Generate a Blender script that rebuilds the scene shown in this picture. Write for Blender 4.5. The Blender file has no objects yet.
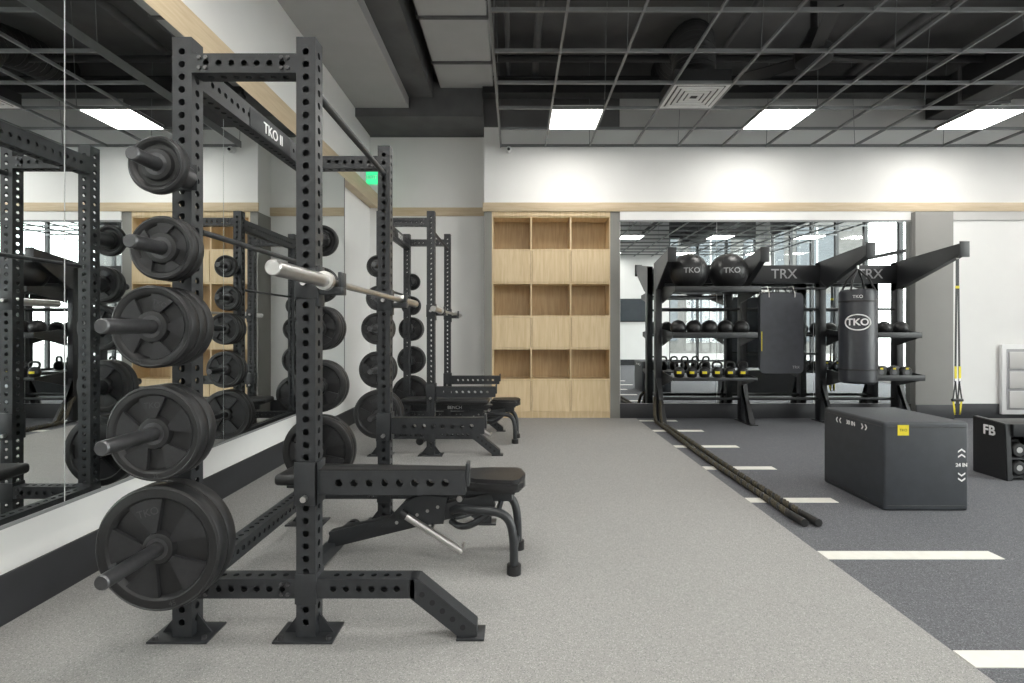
import bpy, bmesh, math, random
from mathutils import Vector, Matrix
random.seed(3)
V=Vector
scene=bpy.context.scene
COL=scene.collection

# ------------------------------------------------------------------ materials
def newmat(name):
    m=bpy.data.materials.new(name); m.use_nodes=True
    nt=m.node_tree; b=nt.nodes['Principled BSDF']
    return m,nt,b
def pmat(name,col,rough=.5,metal=0,var=.12,scale=30,bump=0,bscale=200,spec=.5,coat=0):
    m,nt,b=newmat(name)
    tc=nt.nodes.new('ShaderNodeTexCoord')
    n=nt.nodes.new('ShaderNodeTexNoise'); n.inputs['Scale'].default_value=scale; n.inputs['Detail'].default_value=4
    nt.links.new(tc.outputs['Object'],n.inputs['Vector'])
    r=nt.nodes.new('ShaderNodeValToRGB')
    r.color_ramp.elements[0].position=.3; r.color_ramp.elements[1].position=.7
    r.color_ramp.elements[0].color=[c*(1-var) for c in col]+[1]
    r.color_ramp.elements[1].color=[min(1,c*(1+var)) for c in col]+[1]
    nt.links.new(n.outputs['Fac'],r.inputs['Fac']); nt.links.new(r.outputs['Color'],b.inputs['Base Color'])
    b.inputs['Roughness'].default_value=rough; b.inputs['Metallic'].default_value=metal
    b.inputs['Specular IOR Level'].default_value=spec
    b.inputs['Coat Weight'].default_value=coat
    if bump:
        n2=nt.nodes.new('ShaderNodeTexNoise'); n2.inputs['Scale'].default_value=bscale
        nt.links.new(tc.outputs['Object'],n2.inputs['Vector'])
        bp=nt.nodes.new('ShaderNodeBump'); bp.inputs['Strength'].default_value=bump; bp.inputs['Distance'].default_value=.002
        nt.links.new(n2.outputs['Fac'],bp.inputs['Height']); nt.links.new(bp.outputs['Normal'],b.inputs['Normal'])
    return m
def emat(name,col,s):
    m,nt,b=newmat(name)
    b.inputs['Base Color'].default_value=(*col,1)
    b.inputs['Emission Color'].default_value=(*col,1); b.inputs['Emission Strength'].default_value=s
    return m
def speckle(name,base,dark,light,scale=160,rough=.85):
    m,nt,b=newmat(name)
    tc=nt.nodes.new('ShaderNodeTexCoord')
    vo=nt.nodes.new('ShaderNodeTexVoronoi'); vo.inputs['Scale'].default_value=scale
    nt.links.new(tc.outputs['Object'],vo.inputs['Vector'])
    sep=nt.nodes.new('ShaderNodeSeparateColor'); nt.links.new(vo.outputs['Color'],sep.inputs[0])
    r=nt.nodes.new('ShaderNodeValToRGB'); e=r.color_ramp.elements; r.color_ramp.interpolation='CONSTANT'
    e[0].position=0; e[0].color=(*dark,1); e[1].position=.12; e[1].color=(*base,1)
    y=e.new(.5); y.color=(*[c*.93 for c in base],1); y=e.new(.7); y.color=(*[c*1.05 for c in base],1); y=e.new(.9); y.color=(*light,1)
    nt.links.new(sep.outputs[0],r.inputs['Fac'])
    n2=nt.nodes.new('ShaderNodeTexNoise'); n2.inputs['Scale'].default_value=1.2; n2.inputs['Detail'].default_value=3
    nt.links.new(tc.outputs['Object'],n2.inputs['Vector'])
    mx=nt.nodes.new('ShaderNodeMix'); mx.data_type='RGBA'; mx.blend_type='MULTIPLY'; mx.inputs[0].default_value=.08
    nt.links.new(r.outputs['Color'],mx.inputs[6]); nt.links.new(n2.outputs['Fac'],mx.inputs[7])
    nt.links.new(mx.outputs[2],b.inputs['Base Color'])
    b.inputs['Roughness'].default_value=rough; b.inputs['Specular IOR Level'].default_value=.25
    return m
def woodmat(name,c1,c2,scale=(3,3,30)):
    m,nt,b=newmat(name)
    tc=nt.nodes.new('ShaderNodeTexCoord'); mp=nt.nodes.new('ShaderNodeMapping'); mp.inputs['Scale'].default_value=scale
    nt.links.new(tc.outputs['Object'],mp.inputs['Vector'])
    n=nt.nodes.new('ShaderNodeTexNoise'); n.inputs['Scale'].default_value=1.5; n.inputs['Detail'].default_value=8; n.inputs['Distortion'].default_value=.6
    nt.links.new(mp.outputs[0],n.inputs['Vector'])
    r=nt.nodes.new('ShaderNodeValToRGB'); r.color_ramp.elements[0].position=.35; r.color_ramp.elements[1].position=.65
    r.color_ramp.elements[0].color=(*c1,1); r.color_ramp.elements[1].color=(*c2,1)
    nt.links.new(n.outputs['Fac'],r.inputs['Fac']); nt.links.new(r.outputs['Color'],b.inputs['Base Color'])
    b.inputs['Roughness'].default_value=.5
    return m
M_black=pmat('powder_coat_charcoal',(.023,.025,.028),.42,0,.1,40,.15,400)
M_station=pmat('powder_coat_black',(.014,.015,.017),.4,0,.1,40)
M_rubber=pmat('urethane_black',(.011,.011,.012),.45,0,.15,60,.2,300)
M_rubberl=pmat('urethane_raised',(.021,.021,.023),.4,0,.15,60,.2,300)
M_emb=pmat('embossed_lettering',(.055,.055,.058),.45,0,.05,30)
M_vinyl=pmat('vinyl_black',(.012,.012,.013),.38,0,.15,30,.2,500)
M_steel=pmat('satin_steel',(.62,.61,.6),.3,1,.05,50)
M_peg=pmat('dark_chrome',(.11,.11,.115),.35,.8,.1,50)
M_white_wall=pmat('wall_paint_white',(.80,.795,.785),.85,0,.015,3)
M_grey_wall=pmat('wall_paint_grey',(.56,.55,.54),.8,0,.03,3)
M_colg=pmat('column_paint_grey',(.27,.265,.255),.8,0,.03,3)
M_pil=pmat('pilaster_grey',(.22,.215,.20),.7,0,.03,3)
M_base=pmat('baseboard_dark',(.027,.028,.032),.5,0,.08,8)
M_dark=pmat('void_black',(.018,.018,.02),.9,0,.2,3)
M_ceil=pmat('ceiling_charcoal',(.13,.128,.13),.9,0,.1,3)
M_darkg=pmat('duct_grey',(.10,.10,.103),.7,0,.15,4)
M_duct=pmat('duct_black',(.018,.018,.02),.6,0,.15,4)
M_soff=pmat('soffit_grey',(.42,.42,.42),.85,0,.04,3)
M_grid=pmat('grid_metal',(.22,.225,.23),.5,.2,.05,10)
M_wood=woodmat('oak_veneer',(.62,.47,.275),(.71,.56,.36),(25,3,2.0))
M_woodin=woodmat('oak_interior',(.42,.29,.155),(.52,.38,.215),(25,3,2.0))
M_trim=woodmat('oak_trim',(.52,.41,.27),(.60,.49,.34),(2,2,30))
M_floorL=speckle('rubber_floor_light',(.325,.319,.310),(.22,.22,.218),(.44,.435,.425),300)
M_floorR=speckle('rubber_floor_dark',(.125,.128,.140),(.075,.077,.085),(.225,.23,.24),280)
M_tape=pmat('floor_marking_white',(.72,.71,.66),.6,0,.05,20)
M_light=emat('light_diffuser',(1,.975,.92),18)
M_whitep=pmat('white_print',(.8,.8,.8),.6,0,.02,5)
M_greyp=pmat('grey_print',(.35,.35,.36),.6,0,.02,5)
M_yellow=pmat('yellow_label',(.75,.62,.02),.55,0,.05,8)
M_white=pmat('white_enamel',(.75,.75,.75),.4,0,.02,5)
M_green=emat('exit_green',(.05,.75,.3),.7)
M_box=pmat('foam_box_vinyl',(.030,.034,.041),.55,0,.1,15,.2,350)
M_mat=pmat('mat_grey',(.045,.048,.058),.55,0,.1,15)
M_bag=pmat('bag_vinyl',(.026,.028,.035),.35,0,.1,15)
M_rope=pmat('rope_fibre',(.055,.047,.03),.8,0,.6,90)
M_pave=pmat('pavement',(.25,.245,.24),.9,0,.1,2)
M_brick=pmat('facade',(.10,.098,.095),.9,0,.15,2)
M_fglass=pmat('facade_glass',(.05,.06,.07),.1,0,.1,2)
m,nt,b=newmat('mirror_silver'); M_mirror=m
b.inputs['Metallic'].default_value=1; b.inputs['Roughness'].default_value=0.0
nz=nt.nodes.new('ShaderNodeTexNoise'); nz.inputs['Scale'].default_value=1
rr=nt.nodes.new('ShaderNodeValToRGB'); rr.color_ramp.elements[0].color=(.82,.85,.85,1); rr.color_ramp.elements[1].color=(.84,.87,.87,1)
nt.links.new(nz.outputs['Fac'],rr.inputs['Fac']); nt.links.new(rr.outputs['Color'],b.inputs['Base Color'])
m=bpy.data.materials.new('window_glass'); m.use_nodes=True; nt=m.node_tree; nt.nodes.clear(); M_glass=m
o=nt.nodes.new('ShaderNodeOutputMaterial'); t=nt.nodes.new('ShaderNodeBsdfTransparent'); t.inputs[0].default_value=(.93,.96,.95,1)
g=nt.nodes.new('ShaderNodeBsdfGlossy'); g.inputs['Roughness'].default_value=.0; mx=nt.nodes.new('ShaderNodeMixShader'); mx.inputs[0].default_value=.06
nt.links.new(t.outputs[0],mx.inputs[1]); nt.links.new(g.outputs[0],mx.inputs[2]); nt.links.new(mx.outputs[0],o.inputs[0])

# ------------------------------------------------------------------ builder
class B:
    def __init__(s): s.bm=bmesh.new(); s.mats=[]
    def mi(s,m):
        if m not in s.mats: s.mats.append(m)
        return s.mats.index(m)
    def face(s,vs,i):
        try:
            f=s.bm.faces.new(vs); f.material_index=i; return f
        except ValueError: return None
    def mbox(s,mat4,m,bev=0,seg=2):
        i=s.mi(m)
        r=bmesh.ops.create_cube(s.bm,size=1,matrix=mat4)
        fs=set(f for v in r['verts'] for f in v.link_faces)
        for f in fs: f.material_index=i
        if bev>0:
            es=list(set(e for v in r['verts'] for e in v.link_edges))
            bmesh.ops.bevel(s.bm,geom=es,offset=bev,segments=seg,affect='EDGES',profile=.5,clamp_overlap=True)
    def box(s,lo,hi,m,bev=0,seg=2):
        lo=V(lo);hi=V(hi);c=(lo+hi)/2;d=hi-lo
        s.mbox(Matrix.Translation(c)@Matrix.Diagonal((abs(d.x),abs(d.y),abs(d.z),1)),m,bev,seg)
    def frame(s,p0,p1,up=(0,0,1)):
        p0=V(p0);p1=V(p1);a=(p1-p0).normalized();up=V(up)
        if abs(a.dot(up))>.98: up=V((0,1,0)) if abs(a.y)<.9 else V((1,0,0))
        u=a.cross(up).normalized(); v=u.cross(a).normalized()
        return a,u,v
    def bar(s,p0,p1,w,h,m,bev=0,up=(0,0,1)):
        p0=V(p0);p1=V(p1);a,u,v=s.frame(p0,p1,up);L=(p1-p0).length;c=(p0+p1)/2
        M=Matrix((( u.x*w,v.x*h,a.x*L,c.x),(u.y*w,v.y*h,a.y*L,c.y),(u.z*w,v.z*h,a.z*L,c.z),(0,0,0,1)))
        s.mbox(M,m,bev)
    def cyl(s,p0,p1,r,m,seg=20,r2=None,caps=True):
        p0=V(p0);p1=V(p1);a,u,v=s.frame(p0,p1);i=s.mi(m);r2=r if r2 is None else r2
        A=[s.bm.verts.new(p0+(u*math.cos(t)+v*math.sin(t))*r) for t in [2*math.pi*k/seg for k in range(seg)]]
        C=[s.bm.verts.new(p1+(u*math.cos(t)+v*math.sin(t))*r2) for t in [2*math.pi*k/seg for k in range(seg)]]
        for k in range(seg): s.face([A[k],A[(k+1)%seg],C[(k+1)%seg],C[k]],i)
        if caps: s.face(A[::-1],i); s.face(C,i)
    def tube(s,pts,r,m,seg=12,smooth=0):
        pts=[V(p) for p in pts]
        for _ in range(smooth):
            n=[pts[0]]
            for a_,b_ in zip(pts,pts[1:]): n+= [a_*.75+b_*.25,a_*.25+b_*.75]
            n.append(pts[-1]); pts=n
        i=s.mi(m); rings=[]; pu=None
        for k,p in enumerate(pts):
            d=(pts[min(k+1,len(pts)-1)]-pts[max(k-1,0)]).normalized()
            if pu is None:
                q=V((0,0,1)) if abs(d.z)<.9 else V((1,0,0)); u=d.cross(q).normalized()
            else: u=(pu-d*pu.dot(d)).normalized()
            pu=u; v=d.cross(u)
            rk=r(k/(len(pts)-1)) if callable(r) else r
            rings.append([s.bm.verts.new(p+(u*math.cos(t)+v*math.sin(t))*rk) for t in [2*math.pi*j/seg for j in range(seg)]])
        for a_,b_ in zip(rings,rings[1:]):
            for j in range(seg): s.face([a_[j],a_[(j+1)%seg],b_[(j+1)%seg],b_[j]],i)
        s.face(rings[0][::-1],i); s.face(rings[-1],i)
    def lathe(s,o,axis,prof,m,seg=48):
        o=V(o);a=V(axis).normalized();_,u,v=s.frame(o,o+a);i=s.mi(m);rings=[]
        for (r,z) in prof:
            if r<1e-6: rings.append([s.bm.verts.new(o+a*z)])
            else: rings.append([s.bm.verts.new(o+a*z+(u*math.cos(t)+v*math.sin(t))*r) for t in [2*math.pi*j/seg for j in range(seg)]])
        for A,C in zip(rings,rings[1:]):
            for j in range(seg):
                k=(j+1)%seg
                if len(A)==1 and len(C)==1: continue
                if len(A)==1: s.face([A[0],C[k],C[j]],i)
                elif len(C)==1: s.face([A[j],A[k],C[0]],i)
                else: s.face([A[j],A[k],C[k],C[j]],i)
    def sphere(s,c,r,m,seg=32,sc=(1,1,1)):
        i=s.mi(m)
        q=bmesh.ops.create_uvsphere(s.bm,u_segments=seg,v_segments=seg//2,radius=r,matrix=Matrix.Translation(V(c))@Matrix.Diagonal((*sc,1)))
        for f in set(f for v in q['verts'] for f in v.link_faces): f.material_index=i
    def prism(s,poly,ext,m,bev=0):
        i=s.mi(m); ext=V(ext)
        A=[s.bm.verts.new(V(p)) for p in poly]; C=[s.bm.verts.new(V(p)+ext) for p in poly]; n=len(A)
        s.face(A[::-1],i); s.face(C,i)
        for k in range(n): s.face([A[k],A[(k+1)%n],C[(k+1)%n],C[k]],i)
        if bev:
            es=list(set(e for v in A+C for e in v.link_edges))
            bmesh.ops.bevel(s.bm,geom=es,offset=bev,segments=2,affect='EDGES',clamp_overlap=True)
    def perf(s,p0,p1,w,h,m,pitch=.05,r=.0125,up=(0,0,1),margin=.03,t=.005,faces='uUvV'):
        p0=V(p0);p1=V(p1);a,u,v=s.frame(p0,p1,up);L=(p1-p0).length;i=s.mi(m)
        n=max(1,int((L-2*margin)/pitch)); mar=(L-n*pitch)/2
        N=16; ang=[2*math.pi*k/N for k in range(N)]
        for key,nrm,tr,half,wd in (('u',u,v,w/2,h),('U',-u,v,w/2,h),('v',v,u,h/2,w),('V',-v,u,h/2,w)):
            o=p0+nrm*half
            def P(x,y,d=0): return s.bm.verts.new(o+a*x+tr*y-nrm*d)
            if key not in faces:
                s.face([P(0,-wd/2),P(L,-wd/2),P(L,wd/2),P(0,wd/2)],i); continue
            for x0,x1 in ((0,mar),(L-mar,L)):
                s.face([P(x0,-wd/2),P(x1,-wd/2),P(x1,wd/2),P(x0,wd/2)],i)
            for c in range(n):
                cx=mar+(c+.5)*pitch; hx=pitch/2; hy=wd/2
                O=[];I=[];D=[]
                for q in ang:
                    cs,sn=math.cos(q),math.sin(q); k=1/max(abs(cs),abs(sn))
                    O.append(P(cx+cs*k*hx,sn*k*hy)); I.append(P(cx+cs*r,sn*r)); D.append(P(cx+cs*r,sn*r,t))
                for k in range(N):
                    k2=(k+1)%N
                    s.face([O[k],O[k2],I[k2],I[k]],i); s.face([I[k],I[k2],D[k2],D[k]],i)
        for p in (p0,p1):
            s.face([s.bm.verts.new(p+u*x*w/2+v*y*h/2) for x,y in ((-1,-1),(1,-1),(1,1),(-1,1))],i)
    def text(s,txt,o,right,up,size,m,ext=.001,proj=None,bold=0):
        cu=bpy.data.curves.new('t','FONT'); cu.body=txt; cu.size=size; cu.align_x='CENTER'; cu.align_y='CENTER'; cu.extrude=ext; cu.offset=bold
        ob=bpy.data.objects.new('t',cu); COL.objects.link(ob)
        bpy.context.view_layer.update()
        me=bpy.data.meshes.new_from_object(ob.evaluated_get(bpy.context.evaluated_depsgraph_get()))
        right=V(right).normalized();up=V(up).normalized();n=right.cross(up);o=V(o);i=s.mi(m)
        vs=[]
        for q in me.vertices:
            p=o+right*q.co.x+up*q.co.y+n*q.co.z
            if proj: p=proj(p)
            vs.append(s.bm.verts.new(p))
        for f in me.polygons: s.face([vs[k] for k in f.vertices],i)
        bpy.data.objects.remove(ob); bpy.data.curves.remove(cu); bpy.data.meshes.remove(me)
    def mesh(s,name,ang=32,smooth=True):
        me=bpy.data.meshes.new(name); s.bm.to_mesh(me); s.bm.free()
        for m in s.mats: me.materials.append(m)
        if smooth:
            for p in me.polygons: p.use_smooth=True
            me.set_sharp_from_angle(angle=math.radians(ang))
        return me
    def obj(s,name,parent=None,loc=(0,0,0),origin=None,**k):
        if origin is not None:
            bmesh.ops.translate(s.bm,verts=s.bm.verts,vec=-V(origin)); loc=origin
        return put(s.mesh(name,**k),name,parent,loc)
def put(me,name,parent=None,loc=(0,0,0),rot=(0,0,0)):
    ob=bpy.data.objects.new(name,me); COL.objects.link(ob); ob.location=loc; ob.rotation_euler=rot
    if parent: ob.parent=parent
    return ob
def empty(name,loc=(0,0,0)):
    e=bpy.data.objects.new(name,None); COL.objects.link(e); e.location=loc; e.empty_display_size=.1; return e

# ------------------------------------------------------------------ room shell
XL=-2.13; XR=8.6; YB=7.22; YR=7.6; YF=-3.6; HC=4.95
BX=1.66; XM=-2.01
b=B(); b.box((XL-.15,YF-.15,-.1),(BX,YR+.15,0),M_floorL); b.box((BX,YF-.15,-.1),(XR+.15,YR+.15,0),M_floorR); b.obj('floor',smooth=False)
b=B(); b.box((XL-.15,YF-.15,HC),(XR+.15,YR+.15,HC+.12),M_ceil); b.obj('ceiling',smooth=False)
b=B(); b.box((XL-.15,YF-.15,0),(XL,YR+.15,4.16),M_white_wall); b.box((XL-.15,YF-.15,4.16),(XL,YR+.15,HC),M_ceil); b.box((XL,YF,.44),(XM-.008,6.1,3.0),M_white_wall); b.obj('wall_left',smooth=False)
b=B()
b.box((XL,YR,0),(XR+.15,YR+.15,4.03),M_white_wall)
b.box((XL,YR,4.03),(XR+.15,YR+.15,HC),M_ceil)
b.box((-.443,YB,2.86),(1.44,YR,4.03),M_white_wall)
b.box((-.443,YB,0),(-.335,YR,2.86),M_pil)
b.box((1.305,YB,0),(1.44,YR,2.86),M_pil)
b.box((1.44,YB,0),(XR,YR,4.03),M_white_wall)
b.box((1.44,YB+.01,4.03),(XR,YR,4.5),M_grey_wall)
b.box((-.443,YB+.02,4.03),(1.44,YR,4.5),M_ceil)
b.box((-.443,YB+.02,4.5),(XR,YR,HC),M_ceil)
b.obj('wall_back',smooth=False)
b=B(); b.box((5.46,YB-.1,0.0),(5.98,YB,2.84),M_colg,.005); b.obj('wall_pilaster')
b=B(); b.box((-.46,YB-.03,2.86),(XR,YB,2.98),M_trim,.003); b.obj('trim_1')
b=B(); b.box((XM,YR-.03,2.88),(-.443,YR,3.0),M_trim,.003); b.obj('trim_2')
b=B(); b.box((XL,YF,3.0),(XM,YR,3.2),M_trim,.003); b.obj('trim_3')
b=B(); b.box((1.44,YB-.02,2.74),(5.46,YB,2.86),M_white_wall); b.box((1.44,YB-.022,2.715),(5.46,YB,2.74),M_grid); b.box((5.98,YB-.02,2.74),(XR,YB,2.86),M_grey_wall); b.obj('trim_4')
b=B(); b.box((XL,YF,0),(XL+.015,YR,.207),M_base,.002); b.obj('baseboard_left')
b=B(); b.box((XL+.015,YR-.015,0),(-.443,YR,.2),M_base,.002)
b.box((1.44,YB-.015,0),(5.46,YB,.2),M_base,.002); b.box((5.98,YB-.015,0),(XR,YB,.2),M_base,.002); b.box((5.46,YB-.115,0),(5.98,YB-.1,.2),M_base,.002); b.obj('baseboard_back')
ys=[6.1-1.26*k for k in range(9)]
for k in range(8):
    y0=max(ys[k+1],YF+.1)
    if y0>=ys[k]: continue
    b=B(); b.box((XM-.007,y0+.003,.455),(XM,ys[k]-.003,2.998),M_mirror); b.obj('wall_mirror',smooth=False)
b=B(); b.box((XM-.01,YF+.1,.44),(XM+.004,6.1,.455),M_grid); b.box((XM-.01,6.1,.44),(XM+.004,6.11,3.0),M_grid); b.obj('trim_5')
for k in range(3):
    x0=1.44+k*1.34; b=B(); b.box((x0+.003,YB-.007,.205),(x0+1.337,YB-.001,2.715),M_mirror); b.obj('wall_mirror',smooth=False)

def window_wall(name,rear=True):
    w=B(); fr=B(); gl=B()
    a0,a1=(XL,XR) if rear else (YF,YR)
    def bx(bb,s0,s1,z0,z1,d0,d1,m):
        if rear: bb.box((s0,YF-.15+d0,z0),(s1,YF-.15+d1,z1),m)
        else: bb.box((XR+d0,s0,z0),(XR+d1,s1,z1),m)
    w0,w1=(5.3,a1-.3) if rear else (a0+.4,5.0)
    bx(w,a0,w0,0,HC,0,.15,M_white_wall); bx(w,w1,a1,0,HC,0,.15,M_white_wall)
    bx(w,w0,w1,0,.12,0,.15,M_white_wall); bx(w,w0,w1,4.5,HC,0,.15,M_ceil)
    n=3 if rear else 7
    st=(w1-w0)/n
    for k in range(n+1):
        c=w0+k*st; bx(fr,max(w0,c-.04),min(w1,c+.04),.12,4.5,.03,.12,M_station)
    for z in (.12,1.05,2.95,4.42): bx(fr,w0,w1,z,z+.07,.035,.115,M_station)
    bx(gl,w0,w1,.15,4.45,.07,.075,M_glass)
    w.obj('wall_'+name,smooth=False); e=fr.obj('window_1' if rear else 'window_2',smooth=False)
    gl.obj('glass_pane',parent=e,smooth=False)
window_wall('rear',True); window_wall('right',False)
b=B(); b.box((3.2,YF,1.5),(4.6,YF+.05,2.3),M_vinyl,.006); b.box((3.23,YF+.05,1.53),(4.57,YF+.052,2.27),M_fglass); b.obj('wall_television')
b=B(); b.box((.2,YF+.001,0),(1.2,YF+.04,2.15),M_pil,.004); b.box((.27,YF+.04,.02),(1.13,YF+.06,2.08),M_grey_wall,.004); b.cyl((1.05,YF+.06,1.0),(1.05,YF+.12,1.0),.012,M_steel); b.cyl((1.05,YF+.11,1.0),(.93,YF+.11,1.0),.01,M_steel); b.obj('door_1')
b=B(); b.box((XL+.02,YF,0),(.2,YF+.015,.2),M_base); b.box((1.2,YF,0),(5.3,YF+.015,.2),M_base); b.obj('baseboard_rear')
b=B(); b.box((-30,-40,-.25),(40,YF-.16,-.05),M_pave); b.box((XR+.16,YF-.16,-.25),(40,30,-.05),M_pave); b.obj('ground_outside',smooth=False)
b=B(); b.box((-6,-17,-.05),(19,-14,8),M_brick)
for i in range(8):
    for j in range(2):
        x=-5+i*2.9; z=.6+j*3.6; b.box((x,-14.02,z),(x+2.2,-13.95,z+2.6),M_fglass)
        b.box((x+1.06,-13.96,z),(x+1.14,-13.93,z+2.6),M_grey_wall)
b.obj('building_facade',smooth=False)

b=B()
for y,l in ((1.04,.9),(1.93,.95),(2.82,.94),(3.73,.62),(4.6,.62),(5.45,.66),(6.3,.6),(7.0,.5)):
    b.box((BX,y-.05,0),(BX+l,y+.05,.003),M_tape)
b.obj('floor_marking_strips',smooth=False)

# ------------------------------------------------------------------ ceiling stuff
GH=3.75; T=.61; GX0=-.205
b=B()
nx=int((XR-GX0)/T)+1; ny=18
for k in range(nx):
    x=GX0+k*T
    if x<XR-.03: b.box((x-.011,YF+.02,GH),(x+.011,7.21,GH+.004),M_grid); b.box((x-.003,YF+.02,GH+.004),(x+.003,7.21,GH+.035),M_grid)
for k in range(ny):
    y=7.19-k*T
    if y>YF+.05: b.box((GX0,y-.011,GH-.001),(XR-.01,y+.011,GH+.003),M_grid); b.box((GX0,y-.003,GH+.003),(XR-.01,y+.003,GH+.035),M_grid)
b.box((GX0-.015,YF+.02,GH-.01),(GX0-.005,7.21,GH+.08),M_grid)
for k in range(0,nx,2):
    for j in range(0,ny,2):
        x=GX0+k*T; y=7.19-j*T
        if x<XR-.1 and y>YF+.2: b.cyl((x,y,GH+.03),(x+random.uniform(-.06,.06),y+random.uniform(-.06,.06),HC),.004,M_grid,5)
b.obj('suspended_ceiling_grid',smooth=False)
def panel(x,y,hung_fill=False):
    b=B(); h=.295
    b.box((x-h,y-h,GH+.006),(x+h,y+h,GH+.05),M_white); b.box((x-h+.012,y-h+.012,GH+.002),(x+h-.012,y+h-.012,GH+.006),M_light)
    if hung_fill:
        for sx in (-1,1):
            for sy in (-1,1): b.cyl((x+sx*.25,y+sy*.25,GH+.05),(x+sx*.25,y+sy*.25,HC),.003,M_grid,5)
    b.obj('ceiling_light_panel',smooth=False,origin=(x,y,GH))  # name shared by grid fixtures and the added hung fill panels
for cx in (.71,3.15,5.59,8.03):
    for cy in (7.19-1.5*T,7.19-6.5*T,7.19-11.5*T,7.19-16.5*T): panel(cx,cy)
for cy in (2.6,.9,-1.0,-2.9): panel(-.85,cy,True)  # added fill panels, out of view, hung to brighten the dark left side
b=B(); x=.10+3*T; y=7.19-2.5*T; h=.295
for k in range(5):
    a=h-k*.055; c=a-.035; z=GH+.004-(0 if k==0 else .006)
    for lo,hi in (((x-a,y-a),(x+a,y-c)),((x-a,y+c),(x+a,y+a)),((x-a,y-c),(x-c,y+c)),((x+c,y-c),(x+a,y+c))):
        b.box((lo[0],lo[1],z),(hi[0],hi[1],z+.008),M_white)
b.box((x-h,y-h,GH+.03),(x+h,y+h,GH+.16),M_duct)
b.box((x-h,y-h,GH+.025),(x+h,y+h,GH+.03),M_darkg)
b.obj('air_diffuser',smooth=False)
b=B(); pts=[(x,y,GH+.16),(x,y,GH+.4),(x+.03,y+.12,GH+.62),(x+.1,y+.3,GH+.8),(x+.1,y+.7,GH+.88),(x+.1,y+1.3,GH+.9)]
b.tube(pts,lambda t:.22+.012*math.sin(t*260),M_duct,20,5); b.obj('flexible_duct')
b=B(); fx,fy,fz=3.2,5.6,4.2
b.cyl((fx,fy,fz),(fx,fy,HC),.035,M_duct); b.lathe((fx,fy,fz-.16),(0,0,1),[(0,0),(.1,.01),(.18,.06),(.19,.18),(.12,.27),(.045,.42)],M_duct,28)
for k in range(3):
    a=.15+k*2.094; d=V((math.cos(a),math.sin(a),0)); n=V((-d.y,d.x,0))
    c=V((fx,fy,fz-.05)); P=[c+d*.1+n*.06+V((0,0,.02)),c+d*.8+n*.13+V((0,0,.07)),c+d*.86-n*.04,c+d*.1-n*.07-V((0,0,.02))]
    b.prism(P,(0,0,.012),M_duct)
b.obj('ceiling_fan')
b=B(); b.box((XL,YF,4.16),(-1.42,6.9,4.7),M_soff); b.box((-1.42,YF,4.3),(-1.1,6.9,4.7),M_darkg); b.box((XL,6.9,4.05),(-.44,YR,4.5),M_darkg); b.obj('ceiling_soffit',smooth=False)
b=B(); b.box((-1.0,4.9,4.42),(-.3,6.9,4.8),M_soff,.01); b.box((-.95,2.4,4.5),(-.35,4.9,4.82),M_darkg,.01)
for k in range(5): b.box((-1.02,2.6+k*.9,4.4),(-.28,2.64+k*.9,4.84),M_darkg)
b.obj('air_duct',smooth=False)
b=B(); b.box((5.65,YF,4.12),(6.25,7.2,4.55),M_duct,.01)
for k in range(9): b.box((5.63,-3+k*1.2,4.1),(6.27,-2.96+k*1.2,4.57),M_darkg)
b.obj('air_duct',smooth=False)
b=B()
for y in (6.85,4.3,1.8,-.8):
    z=4.72 if y<6 else 4.3
    x0=-.44 if y>6 else -.25
    b.box((x0,y-.09,z),(XR,y+.09,z+.02),M_duct); b.box((x0,y-.09,z+.2),(XR,y+.09,z+.22),M_duct)
    b.box((x0,y-.01,z+.02),(XR,y+.01,z+.2),M_duct)
b.obj('ceiling_beam',smooth=False)
b=B()
for (x0,z,r) in ((-.1,4.6,.03),(.25,4.6,.045),(2.5,4.62,.03),(4.4,4.6,.05),(4.6,4.62,.025),(7.2,4.6,.05)):
    b.cyl((x0,YF,z),(x0,7.2,z),r,M_darkg,12)
for (y,z,r) in ((6.3,4.5,.04),(5.1,4.5,.05)):
    b.cyl((-.3,y,z),(XR,y,z),r,M_duct,12)
b.obj('ceiling_pipes')
b=B(); b.cyl((-.1,YB-.02,3.72),(-.1,YB,3.72),.05,M_white); b.sphere((-.1,YB-.06,3.7),.045,M_white,16); b.cyl((-.1,YB-.11,3.69),(-.1,YB-.09,3.695),.02,M_dark,12); b.obj('security_camera')
b=B(); b.box((XL,7.1,3.22),(XL+.08,7.14,3.46),M_white); b.box((XL+.08,7.1,3.2),(XL+.25,7.13,3.4),M_green,.005); b.text('EXIT',(XL+.165,7.098,3.30),(1,0,0),(0,0,1),.07,M_white); b.obj('exit_sign')
b=B(); x0,x1,z0,z1=6.68,7.35,.06,1.02
b.box((x0,YB-.06,z0),(x1,YB-.015,z1),M_white,.006); b.box((x0+.06,YB-.066,z0+.06),(x1-.06,YB-.06,z1-.06),M_greyp,.002)
for k in range(3): b.box((x0+.09,YB-.08,z0+.09+k*.27),(x1-.09,YB-.066,z0+.32+k*.27),M_grey_wall,.004)
b.obj('wall_cabinet')

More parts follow.
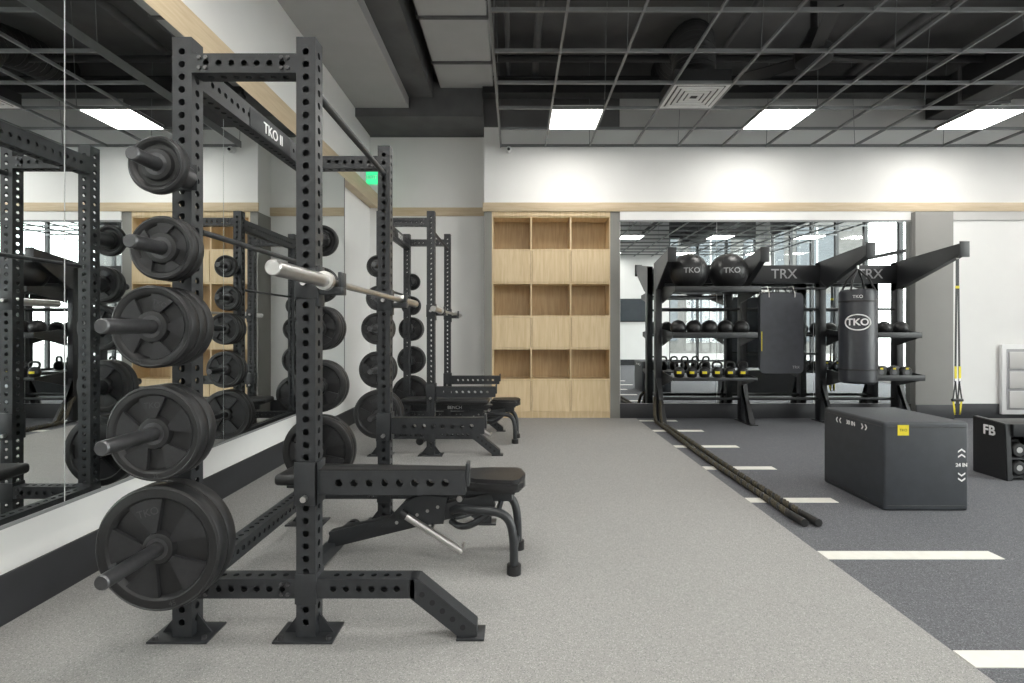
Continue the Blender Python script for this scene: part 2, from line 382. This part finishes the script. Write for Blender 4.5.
# ------------------------------------------------------------------ wood shelf
b=B()
x0,x1=-.335,1.305; y0,y1=YB+.0,YB+.36; zt=2.86
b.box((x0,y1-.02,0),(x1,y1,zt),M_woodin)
hs=[.08,.53,.96,1.41,1.87,2.33,2.79]
w=(x1-x0)/3; t=.02
for k in range(4):
    xx=x0+k*w; b.box((max(x0,xx-t/2),y0,0),(min(x1,xx+t/2+(t/2 if k==0 else 0)),y1-.02,zt),M_wood)
for h in hs: b.box((x0,y0-.001,h-.011),(x1,y1-.02,h+.011),M_wood)
b.box((x0,y0-.001,2.79),(x1,y1-.02,zt),M_wood); b.box((x0,y0+.02,0),(x1,y0+.04,.08),M_wood)
for r in (0,2,4):
    for k in range(3):
        b.box((x0+k*w+.014,y0-.006,hs[r]+.014),(x0+(k+1)*w-.014,y0+.016,hs[r+1]-.014),M_wood,.002)
b.obj('cubby_shelf_unit',smooth=False)

# ------------------------------------------------------------------ power rack
UXR,UXL,YN,YFr=-.828,-1.316,2.09,3.30; S=.076; HT=2.375
OY=2.695
def L(x,y,z): return (x,y-OY,z)
parts={}
b=B()
for x in (UXR,UXL):
    for y in (YN,YFr):
        b.perf(L(x,y,.01),L(x,y,HT),S,S,M_black,.05,.0135,up=(0,1,0))
parts['uprights']=b.mesh('uprights')
b=B()
for y in (YN,YFr):
    b.perf(L(UXL+S/2,y,2.272),L(UXR-S/2,y,2.272),S,S,M_black,.05,.0125)
    b.perf(L(UXL+S/2,y,.2),L(UXR-S/2,y,.2),S,S,M_black,.05,.0125)
b.perf(L(UXL,YN+S/2,2.25),L(UXL,YFr-S/2,2.25),S,S+.03,M_black,.05,.0125)
b.perf(L(UXL,YN+S/2,.2),L(UXL,YFr-S/2,.2),S,S,M_black,.05,.0125)
b.cyl(L(UXR,YN+S/2,2.2),L(UXR,YFr-S/2,2.2),.016,M_black)
b.cyl(L(UXL+.03,YN+S/2,1.62),L(UXL+.03,YFr-S/2,1.62),.012,M_black)
for y in (YN,YFr):
    for x in (UXR,UXL):
        sx=-1 if x==UXR else 1
        b.box(L(x-.043,y-.043,.14),L(x+.043,y+.043,.26),M_black,.003)
        for z in (2.272,.2):
            for q in (-.02,.02):
                for dx in (.07,.095):
                    b.cyl(L(x+sx*dx,y-S/2-.008,z+q),L(x+sx*dx,y-S/2,z+q),.008,M_peg,6)
b.box(L(UXL+S/2,2.5,2.2),L(UXL+S/2+.003,2.95,2.29),M_black,.001)
b.text('TKO II',L(UXL+S/2+.004,2.74,2.245),(0,1,0),(0,0,1),.075,M_whitep,bold=.0005)
parts['crossmembers']=b.mesh('crossmembers')
b=B()
for y in (YN,YFr):
    b.perf(L(UXR+S/2,y,.2),L(-.40,y,.2),S,S,M_black,.05,.0125)
    P=[L(-.42,y-S/2,.238),L(-.385,y-S/2,.238),L(-.155,y-S/2,.05),L(-.155,y-S/2,.008),L(-.225,y-S/2,.008),L(-.42,y-S/2,.163)]
    b.prism(P,(0,S,0),M_black,.002)
    for k in range(5):
        t=k/4; px=-.37+t*.16; pz=.178-t*.13
        b.cyl(L(px,y-S/2-.0015,pz),L(px,y+S/2+.0015,pz),.011,M_dark,14)
    b.box(L(-.235,y-.05,0),L(-.125,y+.05,.01),M_black,.002)
    for x in (UXR,UXL):
        b.box(L(x-.12,y-.07,0),L(x+.115,y+.075,.01),M_black,.003)
        for sx in (-1,1):
            b.prism([L(x+sx*S/2,y-.004,.01),L(x+sx*(S/2+.06),y-.004,.01),L(x+sx*S/2,y-.004,.09)],(0,.008,0),M_black)
            b.cyl(L(x+sx*.095,y-.05,.01),L(x+sx*.095,y-.05,.022),.011,M_peg,6)
parts['feet']=b.mesh('feet')
b=B()
for y in (YN,YFr):
    b.perf(L(UXR+S/2+.01,y,.615),L(-.20,y,.615),.06,.095,M_black,.06,.015)
    b.box(L(UXR-S/2-.006,y-S/2-.008,.53),L(UXR+S/2+.01,y-S/2,.70),M_black,.002)
    b.box(L(UXR-S/2-.006,y+S/2,.53),L(UXR+S/2+.01,y+S/2+.008,.70),M_black,.002)
    b.box(L(UXR+S/2,y-S/2-.008,.53),L(UXR+S/2+.01,y+S/2+.008,.70),M_black,.002)
    b.box(L(-.20,y-.03,.6),L(-.185,y+.03,.69),M_black,.003)
    b.box(L(UXR+S/2+.01,y-.03,.663),L(-.20,y+.03,.668),M_rubber)
    b.cyl(L(UXR,y-S/2-.03,.56),L(UXR,y-S/2,.56),.012,M_steel,12)
parts['spotter_arms']=b.mesh('spotter_arms')
b=B()
for y in (YN,YFr):
    z=1.405
    b.box(L(UXR+S/2,y-.035,z-.09),L(UXR+S/2+.01,y+.035,z+.07),M_black,.002)
    b.box(L(UXR+S/2+.01,y-.03,z-.045),L(UXR+S/2+.1,y+.03,z-.013),M_black,.003)
    b.box(L(UXR+S/2+.085,y-.03,z-.013),L(UXR+S/2+.1,y+.03,z+.045),M_black,.003)
    b.box(L(UXR-S/2-.004,y-S/2-.006,z-.06),L(UXR+S/2+.01,y-S/2,z+.06),M_black,.002)
    b.cyl(L(UXR,y-S/2-.03,z),L(UXR,y-S/2,z),.012,M_steel,12)
parts['bar_catches']=b.mesh('bar_catches')
PX=-1.297
PH=[(.428,.228,.056,2,.055,.42),(.849,.172,.05,2,.088,.42),(1.232,.148,.045,3,.062,.42),(1.52,.118,.036,2,.075,.30),(1.818,.104,.036,1,.140,.29)]
b=B()
for (z,r,t,n,g,pl) in PH:
    for sg,y0 in ((-1,YN-S/2),(1,YFr+S/2)):
        b.box(L(PX-.045,min(y0,y0+sg*.008),z-.05),L(PX+.045,max(y0,y0+sg*.008),z+.05),M_black,.002)
        b.lathe(L(PX,y0,z),(0,sg,0),[(.045,0),(.045,g-.004),(.0245,g),(.0245,pl),(.021,pl+.005),(0,pl+.005)],M_peg,24)
parts['storage_pegs']=b.mesh('storage_pegs')
def plate_mesh(r,t):
    b=B()
    rim=r*.8
    pr=[(.0262,0),(.0262,-t*.5),(.05,-t*.5),(.055,-t*.46),(.06,-t*.12),(rim-.008,-t*.12),(rim,-t*.42),(rim+.006,-t*.5),(r-.008,-t*.5),(r-.002,-t*.44),(r,-t*.35),
        (r,t*.35),(r-.002,t*.44),(r-.008,t*.5),(rim+.006,t*.5),(rim,t*.42),(rim-.008,t*.12),(.06,t*.12),(.055,t*.46),(.05,t*.5),(.0262,t*.5),(.0262,0)]
    b.lathe((0,0,0),(0,1,0),pr,M_rubber,56)
    b.lathe((0,0,0),(0,1,0),[(.0262,-t*.5-.001),(.040,-t*.5-.001),(.040,-t*.45)],M_peg,32)
    b.lathe((0,0,0),(0,1,0),[(r-.012,-t*.5-.0005),(r-.009,-t*.5-.0025),(r-.006,-t*.5-.0005)],M_rubberl,56)
    if r>.11:
        n=5; ra,rb=.057,rim-.002
        for sg in (-1,1):
            for k in range(n):
                a0=math.pi/2+k*2*math.pi/n
                hw=.36
                P=[]
                for q in range(7):
                    a=a0-hw+2*hw*q/6; P.append((rb*math.cos(a),sg*t*.11,rb*math.sin(a)))
                for q in range(5):
                    a=a0+hw*.5-2*hw*.5*q/4; P.append((ra*math.cos(a),sg*t*.11,ra*math.sin(a)))
                b.prism(P,(0,sg*t*.28,0),M_rubberl)
        if r>.14:
            b.text('TKO',(0,-t*.395,rb*.74),(1,0,0),(0,0,1),r*.17,M_emb,ext=.0006)
            b.text('45' if r>.2 else '25',(0,-t*.5,-(rim+r)/2+.002),(1,0,0),(0,0,1),r*.12,M_emb,ext=.0006)
    return b.mesh('weight_plate')
PM=[plate_mesh(p[1],p[2]) for p in PH]
b=B()
hl=1.1
prof=[(0,-hl),(.022,-hl),(.025,-hl+.004),(.025,-.69),(.036,-.688),(.036,-.66),(.02,-.655),(.0142,-.65),(.0142,.65),(.02,.655),(.036,.66),(.036,.688),(.025,.69),(.025,hl-.004),(.022,hl),(0,hl)]
b.lathe((0,0,0),(0,1,0),prof,M_steel,28)
BARM=b.mesh('barbell')
def bench_parts():
    P={}
    b=B()
    b.box((-1.26,-.135,.405),(-.30,.135,.465),M_vinyl,.022,4)
    b.prism([(-.275,-.10,.395),(-.275,.10,.395),(-.2,.135,.395),(0,.15,.395),(.04,.12,.395),(.05,0,.395),(.04,-.12,.395),(0,-.15,.395),(-.2,-.135,.395)],(0,0,.065),M_vinyl,.02)
    P['pads']=b.mesh('pads',60)
    b=B()
    b.box((-1.2,-.11,.39),(-.34,.11,.406),M_black,.002)
    b.bar((-1.15,0,.36),(-.26,0,.36),.05,.055,M_black,.004)
    b.box((-.26,-.09,.375),(-.0,.09,.397),M_black,.002)
    b.bar((-1.0,0,.09),(-.12,0,.325),.06,.085,M_black,.005)
    b.bar((-.3,0,.34),(-.02,0,.35),.05,.06,M_black,.004)
    for y in (-.045,.037):
        b.prism([(-.72,y,.17),(-.38,y,.2),(-.36,y,.34),(-.5,y,.35),(-.6,y,.3)],(0,.008,0),M_black)
        for k in range(5): b.cyl((-.63+k*.055,y-.003,.2+k*.022),(-.63+k*.055,y+.011,.2+k*.022),.009,M_steel,10)
    b.text('BENCH',(-.68,-.0262,.36),(1,0,0),(0,0,1),.05,M_whitep)
    b.bar((-1.0,-.3,.045),(-1.0,.3,.045),.06,.06,M_black,.005,)
    b.bar((-1.0,0,.03),(-.98,0,.12),.05,.05,M_black,.004)
    for y in (-.3,.3):
        b.cyl((-1.0,y-.02,.04),(-1.0,y+.02,.04),.04,M_rubber,20)
    for y in (-.15,.15):
        b.tube([(-.33,y*.25,.27),(-.28,y*.6,.3),(-.2,y,.31),(-.08,y,.31),(-.02,y,.27),(-.0,y,.17),(-.0,y,.02)],.022,M_black,14,2)
        b.tube([(-.34,y*.2,.21),(-.28,y*.6,.2),(-.2,y*.95,.24),(-.13,y,.3)],.017,M_black,12,2)
        b.cyl((0,y,0),(0,y,.045),.036,M_rubber,20)
    b.cyl((0,-.15,.07),(0,.15,.07),.012,M_black,12)
    b.cyl((-.08,-.15,.31),(-.08,.15,.31),.014,M_black,12)
    b.cyl((-.29,-.07,.34),(-.29,.07,.34),.016,M_steel,14)
    P['frame']=b.mesh('frame')
    b=B()
    b.cyl((-.58,-.07,.25),(-.28,-.07,.07),.019,M_steel,16); b.cyl((-.6,-.07,.262),(-.57,-.07,.244),.024,M_rubber,14)
    b.cyl((-.28,-.085,.07),(-.28,.03,.075),.008,M_steel,10)
    b.cyl((-.44,-.07,.165),(-.44,.02,.2),.01,M_steel,10)
    P['adjuster']=b.mesh('adjuster')
    return P
BP=bench_parts()
for off in (0,3.0):
    e=empty('power_rack',(0,OY+off,0))
    for n,me in parts.items(): put(me,n,e)
    for i,(z,r,t,n,g,pl) in enumerate(PH):
        for sg,y0 in ((-1,YN-S/2-g),(1,YFr+S/2+g)):
            for k in range(n):
                put(PM[i],'weight_plate',None,(PX,y0+off+sg*(t/2+k*(t+.002)+.001),z),(0,random.uniform(-.5,.5),0 if sg<0 else math.pi))
    put(BARM,'barbell',None,(-.725,2.65+off,1.407))
    e=empty('adjustable_bench',(0,2.76+off,0)); e.rotation_euler=(0,0,-.07)
    for n,me in BP.items(): put(me,n,e)

# ------------------------------------------------------------------ functional training station
st=empty('functional_training_rack',(0,0,0))
FX=[1.90,3.03,4.08,5.10]; yu=6.98
b=B()
for x in FX:
    b.box((x-.04,yu-.06,.012),(x+.04,yu+.06,2.12),M_station,.005)
    b.box((x-.05,6.62,0),(x+.05,7.12,.012),M_station,.003)
    b.prism([(x-.035,yu-.05,.62),(x-.035,yu-.05,.42),(x-.035,6.66,.012),(x-.035,6.78,.012)],(.07,0,0),M_station,.003)
b.obj('uprights',st)
b=B()
for x,ye in ((1.90,6.35),(3.03,6.35),(4.08,6.0),(5.10,5.93)):
    t=(7.04-ye)/1.1
    b.prism([(x-.04,7.04,2.12),(x-.04,7.04,1.72),(x-.04,6.86,1.78),(x-.04,ye,2.12-.04*t+.0),(x-.04,ye,2.24-.03*t)],(.08,0,0),M_station,.004)
    b.box((x-.055,ye-.012,2.05),(x+.055,ye,2.23),M_station,.003)
b.obj('arms',st)
b=B()
for xa,xb in ((1.94,2.99),(3.07,4.04),(4.12,5.06)):
    b.box((xa,6.92,1.84),(xb,6.98,2.08),M_station,.004)
    b.cyl((xa,6.98,1.5),(xb,6.98,1.5),.016,M_station); b.cyl((xa,6.98,.3),(xb,6.98,.3),.02,M_station)
b.cyl((3.07,6.80,1.76),(4.04,6.80,1.76),.016,M_station)
for x in (3.07,4.04): b.bar((x,6.80,1.76),(x,6.95,1.88),.02,.04,M_station)
b.cyl((3.07,6.98,.9),(4.04,6.98,.9),.014,M_station)
b.text('TRX',(3.56,6.918,1.96),(1,0,0),(0,0,1),.18,M_greyp,bold=.001)
b.text('TRX',(4.70,6.918,1.96),(1,0,0),(0,0,1),.18,M_greyp,bold=.001)
b.obj('header_panels',st)
b=B()
def shelf(xa,xb,z,yf,lip=.04):
    b.box((xa,yf,z-.02),(xb,6.92,z),M_station,.002)
    b.box((xa,yf-.012,z-.03),(xb,yf,z+lip),M_station,.002)
    for x in (xa,xb-.012): b.prism([(x,yf,z-.02),(x,yf,z+lip),(x,6.92,z+lip+.04),(x,6.92,z-.14)],(.012,0,0),M_station)
shelf(1.94,2.99,1.715,6.36); shelf(1.94,2.99,1.15,6.45); shelf(1.94,2.99,.62,6.45,.01)
shelf(4.12,5.06,1.15,6.5); shelf(4.12,5.06,.62,6.45)
b.obj('shelves',st)

def ball(x,y,z,r,txt=None,seg=40):
    b=B(); b.sphere((0,0,0),r,M_vinyl,seg)
    for a in (0,math.pi/3,2*math.pi/3):
        pts=[(r*1.001*math.cos(a)*math.cos(t),r*1.001*math.sin(a)*math.cos(t),r*1.001*math.sin(t)) for t in [2*math.pi*k/40 for k in range(41)]]
        b.tube(pts,r*.012,M_rubber,6)
    if txt:
        def pj(p):
            d=max(0,r*r-p.x**2-p.z**2); return V((p.x,-math.sqrt(d)-.004,p.z))
        b.text(txt,(0,-r,.0),(1,0,0),(0,0,1),r*.4,M_greyp,ext=0,proj=pj,bold=.001)
    me=b.mesh('medicine_ball',60); return put(me,'medicine_ball',None,(x,y,z),(0,0,math.atan2(-x,y)*.5))
ball(2.19,6.60,1.715+.235,.235,'TKO'); ball(2.69,6.60,1.715+.235,.235,'TKO')
for k in range(5): ball(2.06+.2*k,6.62,1.15+.098,.098,None,24)
for k in range(4): ball(4.27+.21*k,6.64,1.15+.09,.09,None,24)
def db_mesh(r=.055,ylab=True):
    b=B()
    b.cyl((0,-.065,0),(0,.065,0),.015,M_steel,14)
    for s_ in (-1,1):
        b.lathe((0,s_*.06,0),(0,s_,0),[(0,0),(r*.8,0),(r,.008),(r,.06),(r*.85,.07),(0,.07)],M_rubber,28)
        b.lathe((0,s_*.1305,0),(0,s_,0),[(0,0),(r*.42,0),(r*.42,-.003)],M_peg if ylab else M_steel,20)
        if ylab: b.prism([(r*.25*q,s_*.1300,r*z) for q,z in ((-1,.5),(1,.5),(1,.8),(-1,.8))],(0,s_*.0012,0),M_yellow)
    return b.mesh('dumbbell')
DB=db_mesh(.07); DB2=db_mesh(.058,False)
# kettlebell
b=B(); r=.068
b.lathe((0,0,0),(0,0,1),[(0,0),(.042,0),(.056,.012),(r,.05),(r,.075),(.058,.108),(.035,.13),(0,.138)],M_rubber,28)
b.tube([(-.038,0,.112),(-.055,0,.145),(-.05,0,.182),(-.025,0,.197),(.025,0,.197),(.05,0,.182),(.055,0,.145),(.038,0,.112)],.0135,M_rubber,10,2)
b.box((-.028,-r-.004,.05),(.028,-r+.012,.082),M_yellow,.001)
KB=b.mesh('kettlebell',50)
for k in range(6): put(KB,'kettlebell',None,(2.06+.16*k,6.58,.62),(0,0,-.3))
for k in range(5): put(DB,'dumbbell',None,(4.25+.16*k,6.64,.62+.071))
b=B(); bx,by=4.10,6.25; r=.198
b.lathe((bx,by,0),(0,0,1),[(0,.58),(r-.03,.585),(r,.61),(r,1.66),(r-.02,1.70),(0,1.70)],M_bag,48)
for z in (.75,1.56): b.lathe((bx,by,0),(0,0,1),[(r+.001,z-.012),(r+.004,z-.01),(r+.004,z+.01),(r+.001,z+.012)],M_rubber,48)
for a in (0,1,2,3):
    an=a*math.pi/2+.6; b.tube([(bx+math.cos(an)*r*.93,by+math.sin(an)*r*.93,1.68),(bx+math.cos(an)*r*.6,by+math.sin(an)*r*.6,1.83),(bx,by,1.95)],.012,M_rubber,8)
b.cyl((bx,by,1.94),(bx,by,2.05),.012,M_steel)
def pb(p):
    an=(p.x-bx)/r-.58; return V((bx+(r+.003)*math.sin(an),by-(r+.003)*math.cos(an),p.z))
b.text('TKO',(bx,by,1.31),(1,0,0),(0,0,1),.11,M_whitep,ext=0,proj=pb,bold=.003)
pts=[]
for k in range(41):
    t=2*math.pi*k/40; pts.append(pb(V((bx+.13*math.cos(t),0,1.31+.09*math.sin(t)))))
b.tube(pts,.008,M_whitep,6)
b.text('TKO',(bx,by,1.61),(1,0,0),(0,0,1),.05,M_whitep,ext=0,proj=pb)
b.obj('heavy_punching_bag')
b=B()
def rrect(xa,xb,za,zb,y,c=.06):
    P=[]
    for (cx,cz,a0) in ((xb-c,zb-c,0),(xa+c,zb-c,90),(xa+c,za+c,180),(xb-c,za+c,270)):
        for q in range(5):
            a=math.radians(a0+q*22.5); P.append((cx+c*math.cos(a),y,cz+c*math.sin(a)))
    return P
for k in range(4): b.prism(rrect(3.14+.005*k,3.70-.004*k,.66+.01*k,1.70,6.70+.026*k),(0,.022,0),M_mat,.004)
for x in (3.25,3.58): b.tube([(x,6.69,1.64),(x,6.69,1.7),(x,6.74,1.785),(x,6.84,1.785),(x,6.82,1.70)],.006,M_steel,8)
b.text('TRX',(3.6,6.698,.74),(1,0,0),(0,0,1),.05,M_greyp)
b.box((3.155,6.694,.95),(3.163,6.70,1.2),M_yellow)
b.obj('hanging_exercise_mats')
b=B(); sx,sy=5.10,6.02
b.tube([(sx,sy,2.16),(sx+.03,sy,2.12),(sx,sy,2.02),(sx-.03,sy,2.1),(sx,sy,2.16)],.006,M_steel,8,1)
b.box((sx-.018,sy-.003,1.72),(sx+.018,sy+.003,2.04),M_rubber); b.box((sx-.02,sy-.006,1.70),(sx+.02,sy+.006,1.73),M_yellow)
for s_ in (-1,1):
    b.bar((sx+s_*.012,sy,1.7),(sx+s_*.024,sy,.62),.022,.004,M_rubber,up=(0,1,0))
    b.bar((sx+s_*.024,sy-.004,.80),(sx+s_*.024,sy-.004,.64),.024,.008,M_yellow,up=(0,1,0))
    b.bar((sx+s_*.024,sy-.006,.66),(sx+s_*.024,sy-.006,.63),.03,.012,M_steel,up=(0,1,0))
    b.bar((sx+s_*.022,sy,.62),(sx+s_*.006,sy,.42),.016,.004,M_rubber,up=(0,1,0)); b.bar((sx+s_*.022,sy,.62),(sx+s_*.05,sy,.42),.016,.004,M_rubber,up=(0,1,0))
    b.cyl((sx+s_*.025-.035,sy,.41),(sx+s_*.025+.035,sy,.41),.017,M_rubber,14)
    b.bar((sx+s_*.005,sy,.42),(sx+s_*.025,sy,.24),.02,.004,M_rubber,up=(0,1,0)); b.bar((sx+s_*.05,sy,.42),(sx+s_*.025,sy,.24),.02,.004,M_yellow,up=(0,1,0))
b.obj('suspension_trainer')

# battle rope
b=B()
def ropepts(ph,x0,n=300):
    P=[]
    for k in range(n):
        t=k/(n-1); y=6.6-3.22*t
        P.append((x0+.012*math.sin(t*7+ph)+.016*math.sin(t*2.3+ph*2)-.02*t,y,.026))
    return P
P1=[(1.90,6.92,.32),(1.89,6.84,.27),(1.875,6.75,.14),(1.87,6.68,.04)]+ropepts(0,1.862)
P2=[(1.84,6.92,.32),(1.82,6.84,.26),(1.80,6.75,.12),(1.80,6.68,.04)]+ropepts(1.2,1.80)
for P in (P1,P2):
    for s_ in range(3):
        q=[]
        for k,p in enumerate(P):
            a=k*.6+s_*2.094; q.append((p[0]+.012*math.cos(a),p[1],p[2]+.012*math.sin(a)))
        b.tube(q,.0125,M_rope if s_<2 else M_rubber,7)
    e_=V(P[-1]); b.tube([e_,e_+V((.004,-.08,.001)),e_+V((.01,-.16,.001))],.0245,M_rubber,12,1)
b.obj('battle_rope',ang=60)

# plyo box
b=B(); x0,x1,y0,y1,H=2.48,3.05,3.51,4.20,.60
b.box((x0,y0,0),(x1,y1,H),M_box,.018,4)
for z in (.035,H-.035):
    b.tube([(x0+.02,y0-.0005,z),(x1-.02,y0-.0005,z)],.0025,M_vinyl,6); b.tube([(x0-.0005,y0+.02,z),(x0-.0005,y1-.02,z)],.0025,M_vinyl,6)
b.box((x0+.09,y0-.003,H-.09),(x0+.165,y0-.0005,H-.02),M_yellow)
b.text('TKO',(x0+.127,y0-.004,H-.055),(1,0,0),(0,0,1),.025,M_dark,ext=.0003)
b.text('24 IN',(x1-.05,y0-.002,.31),(1,0,0),(0,0,1),.034,M_whitep,bold=.001)
def chev(o,r,u,s,th=.008):
    o=V(o);r=V(r);u=V(u);n=r.cross(u)
    P=[o-r*s+u*0,o+u*s*.7,o+r*s,o+r*s-u*th*1.4,o+u*(s*.7-th*1.4),o-r*s-u*th*1.4]
    b.prism(P,n*.0015,M_whitep)
for z,d in ((.41,1),(.375,1),(.245,-1),(.21,-1)): chev((x1-.05,y0-.002,z-.005*d),(d,0,0),(0,0,d),.024)
b.text('30 IN',(x0-.002,3.86,H-.07),(0,-1,0),(0,0,1),.045,M_whitep)
for y,d in ((4.02,1),(3.98,1),(3.73,-1),(3.69,-1)): chev((x0-.002,y,H-.07),(0,0,d),(0,d,0),.02)
b.obj('plyo_box')

st2=empty('dumbbell_storage_rack',(0,0,0))
b=B(); x0,x1,y0,y1=3.96,5.35,4.2,4.52
for xa in (x0,x1-.05): b.prism([(xa,y0,0),(xa,y1,0),(xa,y1,.48),(xa,y0+.02,.46)],(.05,0,0),M_station,.006)
b.box((x0+.05,y0+.01,.40),(x1-.05,y1,.455),M_station,.006)
b.box((x0+.05,y0+.0,.36),(x1-.05,y0+.03,.46),M_station,.004)
b.box((x0+.05,y1-.02,.03),(x1-.05,y1,.42),M_station)
b.box((x0+.05,y0+.02,.17),(x1-.05,y1-.02,.185),M_station); b.box((x0+.05,y0+.02,.02),(x1-.05,y1-.02,.04),M_station)
b.text('FB',(x0-.002,4.36,.38),(0,-1,0),(0,0,1),.11,M_whitep,bold=.003)
b.obj('frame',st2)
for z in (.04,.185):
    for k in range(9): put(DB2,'dumbbell',None,(x0+.125+.14*k,y0+.155,z+.06))

# ------------------------------------------------------------------ world, camera
w=bpy.data.worlds.new('World'); scene.world=w; w.use_nodes=True
bg=w.node_tree.nodes['Background']; bg.inputs[0].default_value=(1,.99,.975,1); bg.inputs[1].default_value=6.8
cam=bpy.data.cameras.new('camera'); co=bpy.data.objects.new('camera',cam); COL.objects.link(co)
co.location=(0,0,1.22); co.rotation_euler=(math.pi/2,0,0)
cam.sensor_width=36; cam.lens=521*36/1024; cam.shift_x=-4/1024; cam.shift_y=-11.5/1024; cam.clip_start=.05
scene.camera=co
scene.view_settings.view_transform='Standard'
scene.view_settings.exposure=.52
